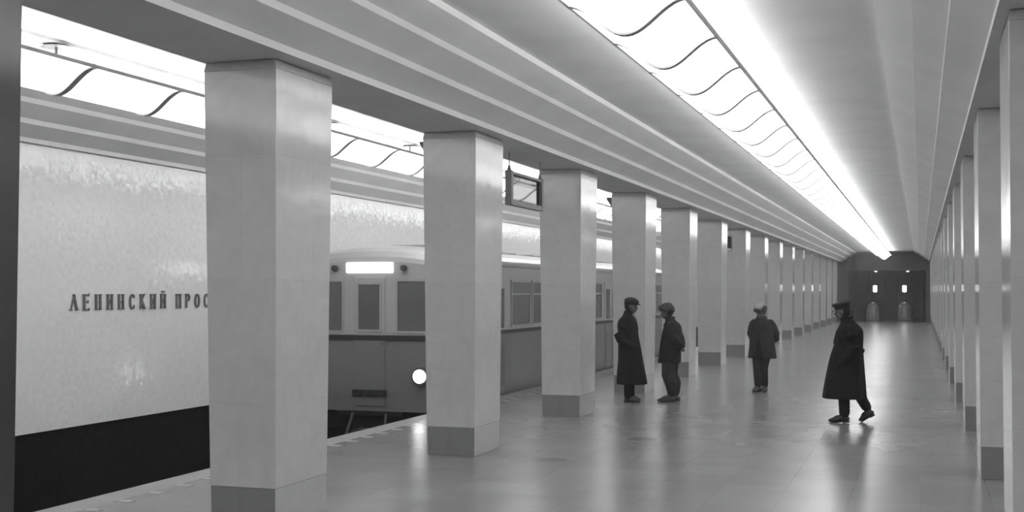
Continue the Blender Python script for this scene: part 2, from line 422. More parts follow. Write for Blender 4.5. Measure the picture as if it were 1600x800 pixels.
# ------------------------------------------------------------ end wall and escalators
bm = new()
OXL, OXR, OT = -4.27, .33, EYE+1.31
box(bm, -5.6, OXL, Y1, Y1+.4, 0, EYE+2.7); box(bm, OXR, 1.5, Y1, Y1+.4, 0, EYE+2.7); box(bm, OXL, OXR, Y1, Y1+.4, OT, EYE+2.7)
struct('wall_far', bm, 'endwall', 'dark grey end wall with the wide opening to the escalators', 'wall')
bm = new(); box(bm, OXL-.05, OXL+.0, Y1+.4, 95, -.2, 9); box(bm, OXR, OXR+.05, Y1+.4, 95, -.2, 9)
box(bm, OXL, OXR, 94.9, 95, 0, 9); hexa(bm, [(OXL,Y1+.4,OT),(OXR,Y1+.4,OT),(OXR,Y1+2.6,OT),(OXL,Y1+2.6,OT)], [(OXL,Y1+.4,OT+.1),(OXR,Y1+.4,OT+.1),(OXR,Y1+2.6,OT+.1),(OXL,Y1+2.6,OT+.1)])
hexa(bm, [(OXL,Y1+2.6,OT),(OXR,Y1+2.6,OT),(OXR,95,9),(OXL,95,9)], [(OXL,Y1+2.6,OT+.1),(OXR,Y1+2.6,OT+.1),(OXR,95,9.1),(OXL,95,9.1)])
struct('wall_escalator_hall', bm, 'hall_dark', 'dark panelled walls and ceiling of the escalator passage', 'wall')
bm = new(); box(bm, OXL, OXR, Y1+.4, 95, -.25, -.002); struct('floor_escalator_hall', bm, 'hall_dark', 'dark floor in front of the escalators', 'floor')
EX = (-3.66, -1.83, -.12)
for i, x in enumerate(EX):
    t = thing('escalator', 'dark escalator rising in the %s bay of the end opening' % ('left', 'middle', 'right')[i], 'escalator', (x, 81.6, 0), 0, 'escalators behind the end wall')
    bm = new(); wx = .30 if i == 2 else .42
    box(bm, -wx, wx, 0, .8, 0, .02)
    for k in range(20): box(bm, -wx, wx, .8+k*.38, .8+(k+1)*.38, max(0, k*.2-.2), .02+(k+1)*.2)
    obj('steps', bm, 'hall_dark', t)
    for s in (-1, 1):
        bm = new(); hexa(bm, [(s*wx,0,0),(s*(wx+.03),0,0),(s*(wx+.03),8.4,4.0),(s*wx,8.4,4.0)], [(s*wx,0,.85),(s*(wx+.03),0,.85),(s*(wx+.03),8.4,4.9),(s*wx,8.4,4.9)])
        p = obj('side_panel', bm, 'hall_dark', t)
        bm = new(); tube(bm, [(s*(wx+.015),-.1,.45),(s*(wx+.015),-.12,.8),(s*(wx+.015),.1,.9),(s*(wx+.015),8.4,4.95)], .03, 8); obj('handrail', bm, 'dark', p)
for i, x in enumerate((-2.86, -.95)):
    w_ = ('left', 'right')[i]
    t = thing('balustrade', 'rounded shiny balustrade end on the %s side between escalators' % w_, 'balustrade', (x, 80.6, 0), 0, 'balustrade ends between the escalators')
    bm = new(); loft(bm, [(0,.3,0,.44,.55),(0,.3,.25,.44,.55),(0,.3,.6,.42,.52),(0,.31,.9,.38,.48),(0,.33,1.08,.28,.36),(0,.34,1.17,.14,.2),(0,.35,1.2,.04,.05)]); obj('newel', bm, 'balustrade', t, smooth=True)
    bm = new()
    for k in range(7):
        a_ = PI+PI*k/6; ca, sa = math.cos(a_), math.sin(a_)
        tube(bm, [(.445*ca, .3+.555*sa, .05), (.425*ca, .3+.525*sa, .6), (.385*ca, .31+.485*sa, .9), (.28*ca, .33+.36*sa, 1.085)], .009, 6)
    obj('steel_strip', bm, 'steel', t)
    bm = new(); cyl(bm, (0,.3,.06), (0,0,1), .5, .12, 28); o = obj('base', bm, 'endwall', t); o.scale = (.92, 1.1, 1)
    t = thing('escalator_lamp', 'small bright lamp standing on the %s balustrade in the end opening' % w_, 'lamp', (x+(.13 if i == 0 else 0), 81.6, 1.12), 0, 'lamps between the escalators')
    bm = new(); tube(bm, [(0,0,0),(0,0,.7)], .025, 8); obj('post', bm, 'steel', t)
    bm = new(); loft(bm, [(0,0,.70,.08,.08),(0,0,.73,.12,.12),(0,0,1.08,.12,.12),(0,0,1.11,.09,.09)], 14); obj('lamp_shade', bm, 'bulb', t, smooth=True)
    t = thing('ceiling_light', 'small dim light above the %s balustrade under the dark passage ceiling' % w_, 'lamp', (x+.2, 80.9, OT-.04), 0, 'small lights of the escalator passage')
    bm = new(); cyl(bm, (0,0,.02), (0,0,1), .14, .04, 14); obj('base', bm, 'steel', t)
    bm = new(); cyl(bm, (0,0,-.03), (0,0,1), .07, .07, 14, .11); obj('lamp_glass', bm, 'spot', t)

# ------------------------------------------------------------ station name on the wall
def stroke(bm, x0, z0, x1, z1, w, d=.02):
    a = Vector((x0, z0)); b = Vector((x1, z1)); t = (b-a).normalized()*w/2; n = Vector((-t.y, t.x))
    c = [a+n, a-n, b-n, b+n]
    lo = [(0, p.x, p.y) for p in c]; hi = [(d, p.x, p.y) for p in c]; hexa(bm, lo, hi)
def arcs(bm, cx, cz, rx, rz, a0, a1, w, n=14, thin=None):
    for k in range(n):
        t0 = a0+(a1-a0)*k/n; t1 = a0+(a1-a0)*(k+1)/n; tm = (t0+t1)/2
        ww = w if thin is None else thin+(w-thin)*abs(math.cos(tm))
        stroke(bm, cx+rx*math.cos(t0), cz+rz*math.sin(t0), cx+rx*math.cos(t1), cz+rz*math.sin(t1), ww)
H = .205; W = .125; TK = .034; TN = .013
def serif(bm, x, z): stroke(bm, x-.028, z, x+.028, z, .011)
def glyph(ch):
    bm = new()
    def V(x):
        stroke(bm, x, 0, x, H, TK); serif(bm, x, .005); serif(bm, x, H-.005)
    L_, R_ = .02, W-.02
    if ch == 'Л':
        stroke(bm, .0, 0, W/2+.003, H, TN); stroke(bm, W/2-.008, H, W-.005, 0, TK); serif(bm, .0, .005); serif(bm, W-.005, .005)
    elif ch == 'Е':
        V(L_)
        for z, l in ((.007, W-.01), (H*.52, W-.03), (H-.007, W-.01)): stroke(bm, L_, z, l, z, TN); stroke(bm, l, z-.018, l, z+.018, .01)
    elif ch == 'Н': V(L_); V(R_); stroke(bm, L_, H*.5, R_, H*.5, TN)
    elif ch == 'П': V(L_); V(R_); stroke(bm, L_, H-.008, R_, H-.008, TN+.003)
    elif ch in 'ИЙ':
        V(L_); V(R_); stroke(bm, L_, .03, R_, H-.03, TN)
        if ch == 'Й': arcs(bm, W/2, H+.045, .03, .022, PI, 2*PI, .011, 8)
    elif ch == 'С':
        arcs(bm, W/2+.005, H/2, W/2-.012, H/2-.006, .32*PI, 1.68*PI, TK, 18, TN); stroke(bm, W-.02, H-.012, W-.02, H-.055, .011); stroke(bm, W-.02, .012, W-.02, .055, .011)
    elif ch == 'К': V(L_); stroke(bm, L_, H*.45, R_-.005, H, TN); stroke(bm, L_+.02, H*.55, R_+.005, 0, TK); serif(bm, R_+.005, .005); serif(bm, R_-.005, H-.005)
    elif ch == 'Р': V(L_); arcs(bm, L_+.02, H*.73, .06, H*.25, PI/2, -PI/2, TK*.9, 12, TN)
    elif ch == 'О': arcs(bm, W/2, H/2, W/2-.012, H/2-.006, 0, 2*PI, TK, 24, TN)
    elif ch == 'Т': V(W/2); stroke(bm, .0, H-.008, W, H-.008, TN); stroke(bm, .002, H, .002, H-.045, .011); stroke(bm, W-.002, H, W-.002, H-.045, .011)
    return bm
t = thing('station_name', 'dark metal Cyrillic station name lettering on the white wall behind the track', 'sign', (-10.358, 13.22, 1.625))
y = 0
for ch in 'ЛЕНИНСКИЙ ПРОСПЕКТ':
    if ch == ' ': y += .14; continue
    obj('letter', glyph(ch), 'letter', t, loc=(0, y, 0)); y += .246

# ------------------------------------------------------------ hanging signs, loudspeakers
def hanging_sign(y, label):
    t = thing('hanging_sign', label, 'sign', (COLL+.01, y, EYE+1.12), 0, 'framed glass signs hanging from the left beam')
    L_, Hh = 1.36, .44
    bm = new()
    for yy in (0, L_):
        box(bm, -.045, .045, yy-.04, yy+.04, 0, Hh+.01)
        hexa(bm, [(-.025,yy-.025,Hh+.01),(.025,yy-.025,Hh+.01),(.025,yy+.025,Hh+.01),(-.025,yy+.025,Hh+.01)], [(-.010,yy-.010,Hh+.08),(.010,yy-.010,Hh+.08),(.010,yy+.010,Hh+.08),(-.010,yy+.010,Hh+.08)])
    box(bm, -.04, .04, .05, L_-.05, 0, .07); box(bm, -.04, .04, .05, L_-.05, Hh-.04, Hh)
    obj('frame', bm, 'sign', t, bevel=.004)
    bm = new(); box(bm, -.004, .004, .045, L_-.045, .065, Hh-.035); obj('glass_pane', bm, 'sign_glass', t)
    for yy in (0, L_):
        bm = new(); tube(bm, [(0,yy,Hh+.07),(0,yy,SOFF-EYE-1.12+.004)], .006, 8, False); obj('rod', bm, 'sign', t)
hanging_sign(15.16, 'dark framed glass sign hanging between the second and third left columns')
hanging_sign(33.45, 'small dark hanging sign far off, beside the sixth left column')
for k, lab in ((1, 'dark loudspeaker high on the outer side of the second left column'), (3, 'dark loudspeaker high on the outer side of the fourth left column')):
    t = thing('loudspeaker', lab, 'loudspeaker', (COLL-.330, 8.53+.46+4.53*k, SOFF-.30), 0, 'loudspeakers on the left columns')
    bm = new(); hexa(bm, [(0,-.2,0),(-.04,-.16,0),(-.04,.16,0),(0,.2,0)], [(-.0,-.2,.24),(-.17,-.18,.24),(-.17,.18,.24),(0,.2,.24)]); obj('cabinet', bm, 'dark', t, bevel=.006)
    bm = new(); hexa(bm, [(-.042,-.14,.02),(-.05,-.14,.02),(-.05,.14,.02),(-.042,.14,.02)], [(-.162,-.15,.22),(-.172,-.15,.22),(-.172,.15,.22),(-.162,.15,.22)]); obj('grille', bm, 'sign', t)

# ------------------------------------------------------------ train
TX, TY, TL = -8.60, 18.5, 19.1
train = thing('metro_car', 'two-tone metro car with lit headlight standing at the left platform edge', 'train', (TX, TY, 0))
def section(hw, ztop, zs, z0=-.10, n=14):
    p = [(-hw, z0), (-hw-.0, 1.1), (-hw+.02, zs)]
    for k in range(1, n):
        a_ = PI-PI*k/n; p.append(((hw-.02)*math.cos(a_), zs+(ztop-zs)*math.sin(a_)**.8))
    p += [(hw-.02, zs), (hw, 1.1), (hw, z0)]
    return p
def rings(bm, secs):
    R = [[bm.verts.new((x, y, z)) for x, z in p] for y, p in secs]
    n = len(R[0])
    for i in range(len(R)-1):
        for k in range(n): bm.faces.new((R[i][k], R[i][(k+1) % n], R[i+1][(k+1) % n], R[i+1][k]))
    bm.faces.new(R[0][::-1]); bm.faces.new(R[-1])
# body with its two paint bands
bmat = mat('train_body_paint', .3, .3, .5); nt = bmat.node_tree; N = nt.nodes; p = N['Principled BSDF']; p.inputs['Coat Weight'].default_value = .25
tc = N.new('ShaderNodeTexCoord'); sx = N.new('ShaderNodeSeparateXYZ'); nt.links.new(tc.outputs['Object'], sx.inputs[0])
g = math_node(nt, 'GREATER_THAN', sx.outputs[2], 1.13)
nt.links.new(math_node(nt, 'ADD', math_node(nt, 'MULTIPLY', g, .25), .19), p.inputs['Base Color'])
M['train_body'] = bmat
bm = new()
rings(bm, [(.0, section(1.24, 2.36, 2.18)), (.03, section(1.30, 2.44, 2.22)), (.12, section(1.335, 2.53, 2.27)), (.35, section(1.35, 2.6, 2.3)), (.8, section(1.35, 2.65, 2.32)), (TL-.8, section(1.35, 2.65, 2.32)), (TL-.1, section(1.34, 2.55, 2.3)), (TL, section(1.28, 2.4, 2.2))])
obj('body', bm, 'train_body', train, smooth=False)
for s in (-1, 1):
    bm = new(); box(bm, s*1.335-.02, s*1.335+.03, .4, TL-.4, 2.33, 2.38); obj('gutter', bm, 'train_light', train)
    bm = new(); box(bm, min(s*1.34, s*1.368), max(s*1.34, s*1.368), .25, TL-.25, 1.09, 1.16); obj('belt_moulding', bm, 'moulding', train)
bm = new(); box(bm, -1.27, 1.27, -.028, .05, 1.06, 1.15); obj('belt_moulding', bm, 'moulding', train, bevel=.01)
for k in range(8):
    bm = new(); box(bm, -.35, .35, 1.6+k*2.1, 2.5+k*2.1, 2.6, 2.69); obj('roof_vent', bm, 'train_roof', train, bevel=.03)
# front
def pane(name, x0, x1, z0, z1, y, parent, m='glass_dark', fr='train_light'):
    bm = new(); f_ = .035
    box(bm, x0-f_, x1+f_, y-.018, y+.02, z0-f_, z0); box(bm, x0-f_, x1+f_, y-.018, y+.02, z1, z1+f_)
    box(bm, x0-f_, x0, y-.018, y+.02, z0, z1); box(bm, x1, x1+f_, y-.018, y+.02, z0, z1)
    fo = obj(name, bm, fr, parent)
    bm = new(); box(bm, x0, x1, y-.006, y+.02, z0, z1); obj('pane', bm, m, fo)
    return fo
pane('windshield', .50, 1.16, 1.22, 2.03, 0, train); pane('windshield', -1.16, -.50, 1.22, 2.03, 0, train)
bm = new(); box(bm, -.28, .28, -.022, .02, -.02, 2.1); fd = obj('front_door', bm, bmat, train, bevel=.008)
pane('window', -.19, .19, 1.24, 1.98, -.022, fd)
bm = new(); box(bm, .20, .26, -.05, -.02, 1.0, 1.03); obj('handle', bm, 'steel', fd)
bm = new(); box(bm, -.42, .42, -.03, .02, 2.17, 2.345); rb = obj('route_box', bm, 'route', train, bevel=.015)
for s in (-1, 1):
    bm = new(); cyl(bm, (s*.62, -.03, 2.25), (0,1,0), .05, .08, 16); ml = obj('marker_light', bm, 'dark', train)
    bm = new(); cyl(bm, (s*.92, -.04, .49), (0,1,0), .15, .1, 24); hl = obj('headlight', bm, 'steel', train, smooth=False)
    bm = new(); cyl(bm, (s*.92, -.093, .49), (0,1,0), .11, .02, 24); obj('lens', bm, 'headlamp', hl)
bm = new(); box(bm, -.30, .30, -.045, .0, .14, .25)
for k in range(9): box(bm, -.28+k*.07, -.25+k*.07, -.06, -.04, .15, .24)
obj('grille', bm, 'moulding', train)
bm = new(); box(bm, -.6, .6, -.03, .1, -.18, -.1); box(bm, -1.2, 1.2, .15, TL-.15, -.4, -.1)
for y0_, y1_ in ((1.2, 1.9), (6.5, 8.2), (9, 11.5), (12, 13)): box(bm, -1.1, 1.1, y0_, y1_, -.85, -.4)
obj('underframe', bm, 'under', train)
bm = new(); box(bm, -.12, .12, -.35, .4, -.62, -.4); cyl(bm, (0, -.38, -.5), (0,1,0), .16, .16, 16); box(bm, -.3, .3, -.3, .1, -.75, -.68); tube(bm, [(.3,-.02,-.15),(.34,-.2,-.5),(.1,-.3,-.55)], .025, 8); tube(bm, [(-.3,-.02,-.15),(-.34,-.2,-.5),(-.1,-.3,-.55)], .025, 8)
obj('coupler', bm, 'dark', train)
for yb in (3.1, TL-3.1):
    bm = new(); 
    for s in (-1, 1): box(bm, s*1.0-.08, s*1.0+.08, yb-1.3, yb+1.3, -.75, -.5)
    box(bm, -.9, .9, yb-.25, yb+.25, -.7, -.45); bg = obj('bogie', bm, 'under', train)
    for dy in (-1.05, 1.05):
        bm = new()
        for s in (-1, 1): cyl(bm, (s*.76, yb+dy, -.715), (1,0,0), .40, .12, 28)
        cyl(bm, (0, yb+dy, -.715), (1,0,0), .08, 1.5, 12); obj('wheelset', bm, 'rail', bg)
# sides
for s in (-1, 1):
    x = s*1.35
    def side_box(bm, y0_, y1_, z0_, z1_, d0, d1): box(bm, min(x+s*d0, x+s*d1), max(x+s*d0, x+s*d1), y0_, y1_, z0_, z1_)
    def side_window(nm, y0_, y1_, z0_, z1_, parent, d=0, fr='train_light'):
        bm = new(); f_ = .04
        side_box(bm, y0_-f_, y1_+f_, z0_-f_, z0_, d-.03, d+.014); side_box(bm, y0_-f_, y1_+f_, z1_, z1_+f_, d-.03, d+.014)
        side_box(bm, y0_-f_, y0_, z0_, z1_, d-.03, d+.014); side_box(bm, y1_, y1_+f_, z0_, z1_, d-.03, d+.014)
        if nm == 'window' and z1_-z0_ > .7: side_box(bm, y0_, y1_, z1_-.24, z1_-.21, d-.03, d+.012)
        fo = obj(nm, bm, fr, parent); bm = new(); side_box(bm, y0_, y1_, z0_, z1_, d-.03, d+.003); obj('pane', bm, 'glass_dark', fo)
    for yc in (2.4, 6.75, 11.1, 15.45):
        for q in (-1, 1):
            a_, b_ = sorted((yc, yc+q*.62)); a_ += .008; b_ -= .008
            bm = new(); side_box(bm, a_, b_, -.02, 2.08, -.03, .006); d_ = obj('door', bm, bmat, train, bevel=.004)
            bm = new(); side_box(bm, a_+.13, b_-.13, 1.2, 1.92, -.02, .012); obj('pane', bm, 'glass_dark', d_)
            bm = new(); side_box(bm, a_+.10, b_-.10, .15, .9, -.02, .012); obj('kick_panel', bm, 'train_dark', d_)
    for y0_, y1_ in ((.55, 1.2), (3.35, 4.45), (4.65, 5.8), (7.7, 8.85), (9.05, 10.15), (12.05, 13.2), (13.4, 14.5), (16.5, 17.6)):
        side_window('window', y0_, y1_, 1.24, 2.04, train)

# ------------------------------------------------------------ people
def soft(o, vox=.008, it=3):
    r = o.modifiers.new('remesh', 'REMESH'); r.mode = 'VOXEL'; r.voxel_size = vox; r.use_smooth_shade = True
    s = o.modifiers.new('smooth', 'SMOOTH'); s.iterations = it; s.factor = .5
    return o
def R_y(a): return Matrix.Rotation(a, 4, 'Y')
def R_z(a): return Matrix.Rotation(a, 4, 'Z')
def head_geo(bm, hc, pitch=0, yaw=0):
    """head about hc, facing +X local"""
    T = Matrix.Translation(hc) @ R_z(yaw) @ R_y(pitch)
    def B(c, r, rot=None):
        bmesh.ops.create_uvsphere(bm, u_segments=18, v_segments=14, radius=1, matrix=T @ Matrix.Translation(c) @ (rot or Matrix.Identity(4)) @ Matrix.Diagonal((*r, 1)))
    B((-.012,0,.025), (.098,.076,.092))        # skull
    B((.022,0,-.045), (.068,.058,.070))        # face
    B((.055,0,-.092), (.028,.030,.022))        # chin
    B((.078,0,.020), (.016,.052,.012))         # brow
    B((.094,0,-.022), (.017,.012,.024), R_y(-.35))  # nose
    B((.104,0,-.036), (.013,.017,.010))        # nose tip
    for s in (-1, 1):
        B((.062,s*.036,-.035), (.028,.022,.024))   # cheek
        B((-.008,s*.079,-.012), (.018,.009,.032))  # ear
    B((.085,0,-.062), (.011,.026,.006)); B((.083,0,-.074), (.011,.023,.007))  # lips
    return T
def hand_geo(bm, wrist, d, n, curl=.5, side=1):
    """hand from the wrist along d, palm normal n"""
    wrist = Vector(wrist); d = Vector(d).normalized(); n = Vector(n).normalized(); l = d.cross(n).normalized()
    rot = Matrix((l, d, n)).transposed().to_4x4()
    bmesh.ops.create_uvsphere(bm, u_segments=12, v_segments=8, radius=1, matrix=Matrix.Translation(wrist+d*.048) @ rot @ Matrix.Diagonal((.042, .055, .018, 1)))
    for k, ln in enumerate((.070, .080, .074, .058)):
        b = wrist + d*.085 + l*(-.031+.021*k)
        p1 = b + d*ln*.42 + n*ln*.12*curl; p2 = p1 + (d*math.cos(curl)+n*math.sin(curl))*ln*.33; p3 = p2 + (d*math.cos(curl*1.9)+n*math.sin(curl*1.9))*ln*.28
        tube(bm, [b-d*.02, p1, p2, p3], [.0105, .0098, .0092, .0080], 8)
    b = wrist + d*.03 - l*side*.034
    tube(bm, [b, b-l*side*.026+d*.028+n*.008, b-l*side*.030+d*.058+n*.018], [.014, .0115, .0095], 8)
def boot(bm, ank, toe, r=.045, shaft=None):
    ank = Vector(ank); toe = Vector(toe); d = (toe-ank)
    flat = Vector((d.x, d.y, 0)).normalized()
    heel = ank + (-flat*.055) ; heel.z = ank.z-.055
    return ank, toe, heel
def shoe(name, m, ank, toe, par, shaft=0, width=.042):
    bm = new(); ank = Vector(ank); toe = Vector(toe); d = toe-ank
    flat = d.normalized(); back = Vector((d.x, d.y, 0)).normalized()
    mid = ank.lerp(toe, .55)
    heel = ank - back*.045 + Vector((0,0,-.045)) 
    # keep the sole parallel to the line heel-toe
    tube(bm, [heel, heel.lerp(toe, .4)+Vector((0,0,.012)), heel.lerp(toe, .75), toe], [.038, .044, width+.004, .026], 14, squash=.95)
    tube(bm, [ank+Vector((0,0,.03)), ank.lerp(heel, .5), mid], [.047, .05, .04], 14)
    if shaft: tube(bm, shaft, [.052]*(len(shaft)-1)+[.062], 14)
    o = soft(obj(name, bm, m, par, smooth=True), .007, 4)
    bm = new()
    n_ = (toe-heel).normalized()
    side_ = n_.cross(Vector((0,0,1))).normalized(); upn = side_.cross(n_)
    def P(t, w_, h_): c = heel.lerp(toe, t); return c + side_*w_ + upn*h_
    for (t0, t1, w0, w1, h0, h1) in ((-.12, .28, .036, .036, -.055, -.03), (-.12, 1.1, .038, .03, -.042, -.03)):
        hexa(bm, [P(t0,-w0,h0), P(t0,w0,h0), P(t1,w1,h0), P(t1,-w1,h0)], [P(t0,-w0,h1), P(t0,w0,h1), P(t1,w1,h1), P(t1,-w1,h1)])
    obj('sole', bm, 'boot_black', o)
    return o
def spline(pts, n=4):
    P = [Vector(p) for p in pts]; out = []
    for i in range(len(P)-1):
        p0 = P[max(i-1, 0)]; p1 = P[i]; p2 = P[i+1]; p3 = P[min(i+2, len(P)-1)]
        for k in range(n):
            t = k/n; out.append(tuple(.5*((2*p1)+(p2-p0)*t+(2*p0-5*p1+4*p2-p3)*t*t+(3*p1-p0-3*p2+p3)*t**3)))
    out.append(tuple(P[-1])); return out
def spline_n(rows, n=3):
    out = []
    for i in range(len(rows)-1):
        p0 = rows[max(i-1, 0)]; p1 = rows[i]; p2 = rows[i+1]; p3 = rows[min(i+2, len(rows)-1)]
        for k in range(n):
            t = k/n; out.append(tuple(.5*(2*b+(c-a)*t+(2*a-5*b+4*c-d)*t*t+(3*b-a-3*c+d)*t**3) for a, b, c, d in zip(p0, p1, p2, p3)))
    out.append(tuple(rows[-1])); return out
def body(par, hc, neck, chest, pelvis, arms, legs, hands, pitch=0, yaw=0):
    bm = new(); T = head_geo(bm, hc, pitch, yaw)
    tube(bm, [Vector(neck)+Vector((0,0,-.05)), neck, Vector(hc)+Vector((-.015,0,-.06))], [.062, .054, .056], 14)
    tube(bm, [pelvis, Vector(pelvis).lerp(Vector(chest), .5), chest, Vector(neck)+Vector((0,0,-.07))], [.12, .105, .13, .07], 16)
    for a_ in arms: tube(bm, [Vector(neck)+Vector((0,0,-.09)), *a_], [.05, .048, .038, .026], 12)
    for h in hands: hand_geo(bm, *h)
    for l_ in legs: tube(bm, l_, [.085, .055, .038], 14)
    o = soft(obj('body', bm, 'skin', par, smooth=True), .0065, 2)
    for s in (-1, 1):
        bm = new(); p_ = T @ Vector((.080, s*.031, -.002)); ball(bm, p_, (.009, .012, .006), u=10, v=8); obj('eye', bm, 'eye', o, smooth=True)
    return o, T
def flap(name, m, par, bm, vox=.008, it=3): return soft(obj(name, bm, m, par, smooth=True), vox, it)
def coat(par, rows, sleeves, m, name='coat', extra=None, folds=(.012, 9), n=72, vox=.011):
    bm = new(); rr = spline_n(rows, 4); R = []
    zh = rr[0][2]
    for (cx, cy, z, rx, ry) in rr:
        ring = []
        for k in range(n):
            t = 2*PI*k/n; damp = max(0, 1-(z-zh)/.75)
            f = 1+folds[0]*damp*5*math.sin(folds[1]*t+2*math.sin(2*t))*.35
            sq = 1/(abs(math.cos(t))**2.4+abs(math.sin(t))**2.4)**(1/2.4)
            ring.append(bm.verts.new((cx+rx*math.cos(t)*f*sq, cy+ry*math.sin(t)*f*sq, z)))
        R.append(ring)
    for i in range(len(R)-1):
        for k in range(n): bm.faces.new((R[i][k], R[i][(k+1) % n], R[i+1][(k+1) % n], R[i+1][k]))
    bm.faces.new(R[0][::-1]); bm.faces.new(R[-1])
    for pts, rad in sleeves: tube(bm, pts, rad, 18)
    if extra: extra(bm)
    o = soft(obj(name, bm, m, par, smooth=True), vox, 2)
    return o
def lapels(par, m, pts_pairs):
    for pr in pts_pairs:
        bm = new(); tube(bm, pr, [.02]*len(pr), 10, squash=.5); obj('collar', bm, m, par, smooth=True)

# --- person 1: long black overcoat, facing right (+X world)
P1 = thing('person', 'man in a long black overcoat and dark cap facing right, hands in pockets', 'person', (-4.63, 20.4, 0), .0)
hc = (-.005, 0, 1.615)
b1, T = body(P1, hc, (-.05,0,1.475), (-.07,0,1.28), (-.05,0,.92),
     [[(-.06,s*.16,1.40), (-.19,s*.20,1.13), (-.02,s*.18,.98)] for s in (-1,1)],
     [[(-.05,.09,.9),(-.04,.10,.5),(-.055,.10,.1)], [(-.05,-.09,.9),(-.03,-.10,.5),(-.03,-.10,.1)]],
     [((-.03,.17,.97),(.5,-.1,-.8),(0,-1,0),.5,1), ((-.03,-.17,.97),(.5,.1,-.8),(0,1,0),.5,-1)], pitch=.12)
coat(P1, [(.005,0,.30,.255,.26),(-.005,0,.45,.24,.25),(-.02,0,.70,.205,.235),(-.04,0,.93,.185,.22),(-.055,0,1.1,.165,.215),(-.075,0,1.27,.165,.215),(-.075,0,1.38,.145,.19),(-.06,0,1.45,.10,.13),(-.055,0,1.505,.082,.088),(-.05,0,1.545,.078,.08)],
     [([(-.075,s*.15,1.38),(-.12,s*.195,1.27),(-.185,s*.205,1.13),(-.15,s*.21,1.06),(-.07,s*.205,1.01),(.04,s*.19,.95)], [.085,.082,.078,.076,.07,.06]) for s in (-1,1)], 'coat_black')
lapels(P1, 'coat_black', [[(-.12,0,1.52),(-.08,s*.07,1.50),(0,s*.065,1.46),(.07,s*.03,1.34),(.10,s*.02,1.24)] for s in (-1,1)])
bm = new(); tube(bm, [(-.02,.05,1.50),(.04,.03,1.45),(.07,.0,1.38),(.04,-.03,1.45),(-.02,-.05,1.50)], .022, 10); obj('scarf', bm, 'scarf', P1, smooth=True)
bm = new()
for s, dx in ((1,0),(-1,.02)): tube(bm, [(-.05+dx,s*.085,.70),(-.05+dx,s*.09,.45),(-.055+dx,s*.095,.11)], [.095,.082,.078], 18)
flap('trousers', 'trouser_black', P1, bm, .01)
shoe('shoe', 'boot_grey', (-.06,.10,.10), (.10,.11,.032), P1); shoe('shoe', 'boot_grey', (-.03,-.10,.10), (.14,-.11,.032), P1)
bm = new(); bmesh.ops.create_uvsphere(bm, u_segments=20, v_segments=14, radius=1, matrix=T @ Matrix.Translation((-.035,0,.0)) @ Matrix.Diagonal((.088,.083,.095,1))); flap('hair', 'hair', P1, bm)
bm = new(); 
for c_, r_ in (((-.01,0,.08),(.126,.112,.075)), ((.03,0,.08),(.095,.085,.05)), ((-.055,0,.045),(.08,.09,.065))): bmesh.ops.create_uvsphere(bm, u_segments=20, v_segments=12, radius=1, matrix=T @ Matrix.Translation(c_) @ R_y(.05) @ Matrix.Diagonal((*r_,1)))
cp = flap('cap', 'cap', P1, bm)
bm = new(); bmesh.ops.create_uvsphere(bm, u_segments=20, v_segments=12, radius=1, matrix=T @ Matrix.Translation((.105,0,.045)) @ R_y(.2) @ Matrix.Diagonal((.055,.07,.009,1))); obj('peak', bm, 'cap', cp, smooth=True)

# fur hat with tied-up flaps
def ushanka(par, T, m1='fur', m2='fur_top', parts='fur_hat'):
    bm = new()
    for c_, r_ in (((-.012,0,.065),(.128,.108,.06)), ((-.02,.09,.055),(.08,.03,.062)), ((-.02,-.09,.055),(.08,.03,.062)), ((.09,0,.085),(.03,.082,.048)), ((-.105,0,.03),(.042,.085,.07))):
        bmesh.ops.create_uvsphere(bm, u_segments=18, v_segments=12, radius=1, matrix=T @ Matrix.Translation(c_) @ Matrix.Diagonal((*r_,1)))
    h = flap(parts, m1, par, bm)
    bm = new(); bmesh.ops.create_uvsphere(bm, u_segments=20, v_segments=14, radius=1, matrix=T @ Matrix.Translation((-.012,0,.10)) @ Matrix.Diagonal((.108,.092,.055,1))); obj('crown', bm, m2, h, smooth=True)
    return h
# --- person 2: work jacket, facing left (-X world): local +X is forward
P2 = thing('person', 'man in a short work jacket and fur hat facing left, hands clasped behind him', 'person', (-4.02, 20.6, 0), PI)
hc = (.055, 0, 1.52)
hb = (-.19, 0, .90)
b2, T = body(P2, hc, (.0,0,1.385), (-.06,0,1.2), (-.03,0,.86),
     [[(-.04,s*.17,1.32), (-.14,s*.25,1.07), (-.19,s*.06,.93)] for s in (-1,1)],
     [[(-.03,.09,.84),(.0,.10,.47),(-.02,.10,.1)], [(-.03,-.09,.84),(.02,-.11,.47),(-.06,-.10,.1)]],
     [((-.20,.06,.92),(0,-1,-.35),(-.3,0,1),.8,1), ((-.215,-.06,.90),(0,1,-.4),(-.3,0,1),.9,-1)], pitch=.22)
coat(P2, [(.01,0,.66,.19,.22),(.0,0,.78,.185,.215),(-.01,0,.95,.175,.205),(-.03,0,1.12,.165,.21),(-.045,0,1.22,.155,.21),(-.04,0,1.31,.13,.18),(-.015,0,1.37,.09,.11),(.0,0,1.41,.08,.085),(.015,0,1.45,.076,.078)],
     [([(-.05,s*.15,1.29),(-.09,s*.195,1.18),(-.14,s*.215,1.07),(-.175,s*.18,.99),(-.20,s*.08,.935)], [.085,.08,.073,.06,.045]) for s in (-1,1)], 'jacket', 'jacket', folds=(.008,7))
lapels(P2, 'jacket', [[(-.08,0,1.43),(-.04,s*.075,1.41),(.04,s*.06,1.37),(.09,s*.02,1.30)] for s in (-1,1)])
bm = new(); box(bm, .105, .135, .08, .15, 1.13, 1.145); obj('pocket_trim', bm, 'scarf', P2)
bm = new()
